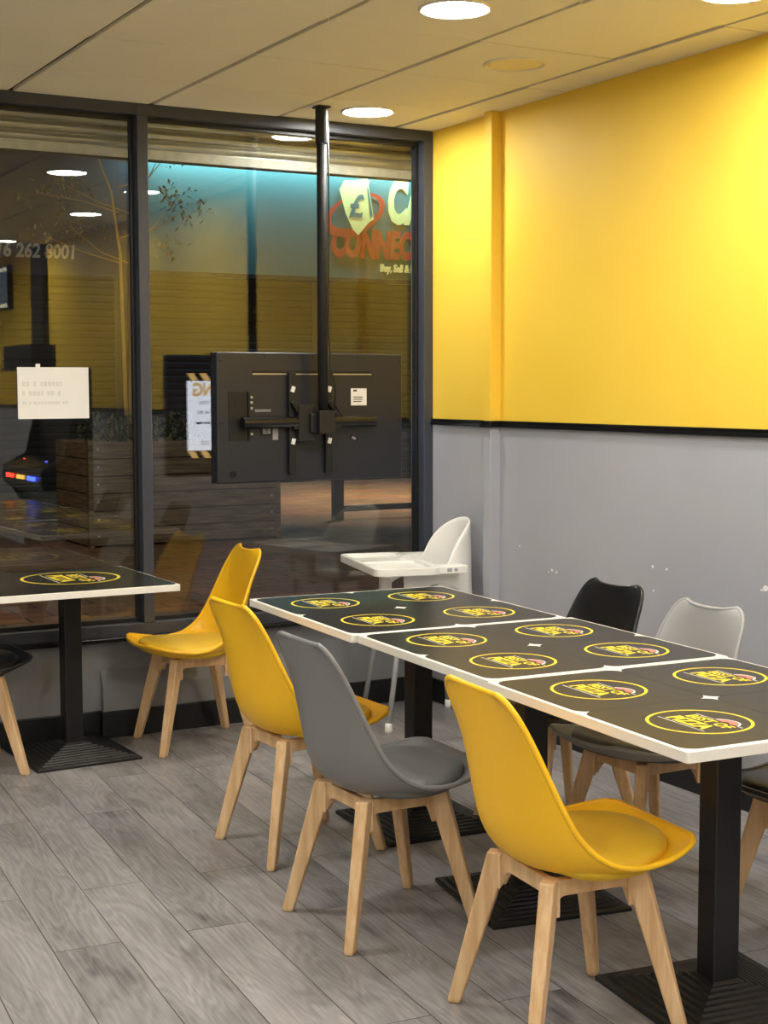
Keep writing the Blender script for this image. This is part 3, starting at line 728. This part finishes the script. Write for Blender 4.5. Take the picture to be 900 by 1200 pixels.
def sapling():
    t = thing('young_tree', 'slim young tree with two pale stems rising from the planter', 'tree', (5.08, 14.35, .90))
    mb = MB(); tips = []
    for a in (-.055, .045):
        mb.tube([(a*.3, 0, 0), (a*.7, .0, 1.0), (a, .02, 2.0), (a*2.5, .02, 2.6), (a*6, .05, 3.1)], [.022, .02, .016, .012, .005], 8)
        for k in range(5):
            z = 1.9+.25*k; s = 1 if k % 2 else -1; tip = (a+s*rnd.uniform(.35, .8), rnd.uniform(-.4, .4), z+rnd.uniform(.1, .5)); tips.append(tip)
            mb.tube([(a, .02, z), ((a+tip[0])/2, tip[1]/2, z+.1), tip], [.008, .006, .002], 6)
    mb.build('trunk', 'bark', t)
    mb = MB()
    for tp in tips+[(-.5, 0, 2.5), (-.3, .2, 2.2), (.55, -.1, 2.5), (.4, 0, 2.1), (0, 0, 3.1)]: leafy(mb, tp, (.30, .30, .22), 42, .035, 0, rnd)
    mb.build('foliage', 'leaf_tree', t)
sapling()
t = thing('street_railing', 'low black metal railing beside the paving, seen under the television', 'railing', (8.0, 15.4, 0))
mb = MB(); mb.bx((-.06, -.05, 0), (.06, .05, .62)); mb.box((0, 0, .63), (.15, .13, .03)); mb.build('post', 'black_satin', t, bevel=.006)
mb = MB(); mb.bx((.06, -.03, .10), (4.0, .03, .17)); mb.build('rail', 'black_satin', t, bevel=.004)
mb = MB(); mb.bx((3.94, -.05, 0), (4.06, .05, .62)); mb.build('post', 'black_satin', t, bevel=.006)

def shop_front():
    t = thing('shop_front', 'closed shop across the street under a teal cash shop sign', 'shop', (0, 22, 0))
    mb = MB(); mb.bx((-14, .1, 0), (30, .6, 7.5)); mb.build('wall', 'facade', t)
    mb = MB(); mb.bx((8.0, -.02, 3.36), (19.5, .1, 5.25)); mb.bx((7.95, -.06, 3.30), (19.55, .1, 3.37), 1); sg = mb.build('sign_panel', ['sign_teal', 'far_shutter'], t)
    mb = MB(); mb.bx((7.9, -.62, 5.36), (15.2, -.48, 5.46)); mb.bx((7.9, -.5, 5.42), (15.2, .1, 5.46)); mb.build('light_trough', 'black_satin', sg)
    for xa, xb in ((8.1, 11.0), (11.3, 14.9), (15.2, 19.0), (1.2, 4.4), (4.7, 7.6), (-5, .9)):
        mb = MB(); z = 0.0; rows_ = []
        while z < 3.2:
            rows_ += [(-.0, z), (-.012, z+.02), (-.012, z+.08), (0, z+.10)]; z += .11
        mb.grid([[(xx, .05+y, zz) for y, zz in rows_] for xx in (xa, xb)]); recalc(mb.build('closed_shutter', 'far_shutter', t))
    yy = -.035
    P3 = lambda x0, z0, sh=0.0: (lambda x, y: (x0+x+sh*y, yy, z0+y))
    def prismtext(name, s, x0, z0, w_, h, m, bold):
        mb = MB(); put_text(mb, s, P3(x0, z0, .08), w_, h, bold); o = mb.build(name, m, sg); so = o.modifiers.new('d', 'SOLIDIFY'); so.thickness = .03; so.offset = 0; return o
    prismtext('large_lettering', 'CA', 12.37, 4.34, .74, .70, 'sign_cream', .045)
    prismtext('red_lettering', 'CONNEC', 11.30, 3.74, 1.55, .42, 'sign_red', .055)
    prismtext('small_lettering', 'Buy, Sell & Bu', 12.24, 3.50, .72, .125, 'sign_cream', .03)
    # emblem: two bank-note cards in a red sweeping oval
    mb = MB(); c = (11.75, 4.43)
    outer = []; inner = []
    for k in range(49):
        a = R(70-330*k/48); wob = .02+.085*math.sin(math.pi*k/48)**.8
        e = lambda ra, rb: (c[0]+ra*math.cos(a)*.94-rb*math.sin(a)*.0+.20*rb*math.sin(a), yy-.02, c[1]+rb*math.sin(a)+.22*ra*math.cos(a))
        outer.append(e(.56+wob*.5, .32+wob*.5)); inner.append(e(.56-wob, .32-wob*.8))
    mb.grid([outer, inner], 0)
    mb.build('emblem_oval', 'sign_red', sg)
    mb = MB(); 
    def card(pts, m, y): mb.add([(x, y, z) for x, z in pts], [tuple(range(len(pts)))], m)
    card([(11.55, 4.93), (11.98, 5.02), (12.10, 4.35), (12.0, 4.30)], 0, yy-.035)
    card([(11.45, 4.80), (11.55, 4.96), (12.02, 4.99), (11.93, 4.42)], 0, yy-.03)
    card([(11.45, 4.80), (11.88, 4.92), (12.05, 4.35), (11.80, 4.08), (11.70, 4.16), (11.56, 4.42)], 0, yy-.045)
    card([(11.96, 4.86), (11.99, 4.86), (12.07, 4.40), (12.02, 4.36)], 1, yy-.05)
    put_text(mb, '£', lambda x, y: (11.62+x+.12*y, yy-.055, 4.38+y), .26, .36, .03, 1)
    mb.build('emblem_cards', ['sign_cream', 'sign_teal'], sg)
    # telephone number on the neighbouring fascia
    mb = MB(); mb.bx((-5, -.01, 3.25), (7.4, .1, 4.1)); fa = mb.build('fascia', 'facade', t)
    mb = MB(); put_text(mb, '16 262 8001', P3(5.80, 3.50, .1), 1.15, .20, .03); mb.build('telephone_number', 'sign_grey', fa)
shop_front()

# ================================================================== THINGS SEEN MIRRORED IN THE GLASS (right wall, behind the view)
def arcade():
    t = thing('arcade_machine', 'black arcade machine with red and blue lit buttons, mirrored in the glass', 'arcade machine', (3.40, 1.75, 0), R(180))
    prof = [(0, 0), (.22, 0), (.22, .62), (.37, .86), (.37, .98), (.22, 1.06), (.13, 1.42), (.20, 1.56), (.12, 1.70), (0, 1.70)]
    for yy in (-.50, .47):
        mb = MB(); mb.loft([[(x, yy, z) for x, z in prof], [(x, yy+.03, z) for x, z in prof]]); recalc(mb.build('side_panel', 'black_satin', t, bevel=.004))
    mb = MB(); mb.bx((.01, -.47, .02), (.19, .47, .80)); mb.bx((.01, -.47, .80), (.11, .47, 1.69)); mb.build('cabinet', 'black_satin', t)
    mb = MB(); mb.loft([[(x, yy, z) for x, z in ((.10, .80), (.22, .72), (.39, .84), (.39, .97), (.20, 1.05), (.10, 1.05))] for yy in (-.52, .52)]); cp = recalc(mb.build('control_panel', 'black_gloss', t, bevel=.006))
    def leds(name, m, y0, pts):
        mb = MB()
        for a, b in pts: mb.M = Matrix.Translation((.395-a, y0+b, .90+ (.107 if a > 0 else 0)+ (0))) ; mb.box((0, 0, 0), (.03, .035, .03))
        mb.build(name, m, cp)
    leds('red_buttons', 'led_red', .27, ((.0, -.05), (.0, .06), (.16, -.1), (.16, -.03), (.13, .04), (.16, .1)))
    leds('blue_buttons', 'led_blue', -.30, ((.0, -.05), (.0, .06), (.16, -.1), (.16, -.03), (.13, .04), (.16, .1)))
    leds('start_buttons', 'led_amber', -.02, ((.0, -.05), (.0, .06)))
    mb = MB(); mb.add([(.115, -.42, 1.12), (.115, .42, 1.12), (.115, .42, 1.52), (.115, -.42, 1.52)], [(0, 1, 2, 3)]); mb.build('monitor', 'tv_dark', t)
    mb = MB(); mb.bx((.20, -.30, 1.70), (.38, .45, 1.87)); mb.bx((.02, -.46, 1.685), (.40, .46, 1.70)); mb.build('marquee', 'tv_dark', t)
arcade()
mb = MB(); mb.bx((XW-.05, -.37, ZR+.03), (XW+.01, -.02, ZC)); struct(mb.build('trim_4', 'black_satin'), 'dark upright casing on the yellow wall, mirrored in the glass', 'trim')
t = thing('menu_screen', 'dark menu screen with striped borders on the yellow wall, mirrored in the glass', 'menu screen', (XW-.03, -1.75, 2.49))
mb = MB(); mb.bx((-.02, -.62, -.20), (.03, .62, .20)); mb.build('casing', 'black_satin', t)
mb = MB(); mb.add([(-.0205, -.60, -.19), (-.0205, -.60, .19), (-.0205, .60, .19), (-.0205, .60, -.19)], [(0, 1, 2, 3)], 0)
y = -.60
while y < .56:
    for z0 in (.145, -.185): mb.add([(-.021, y, z0+.035), (-.021, y+.022, z0+.035), (-.021, y+.045, z0), (-.021, y+.023, z0)], [(0, 1, 2, 3)], 1)
    y += .048
mb.build('display', ['menu_dark', 'menu_cream'], t)
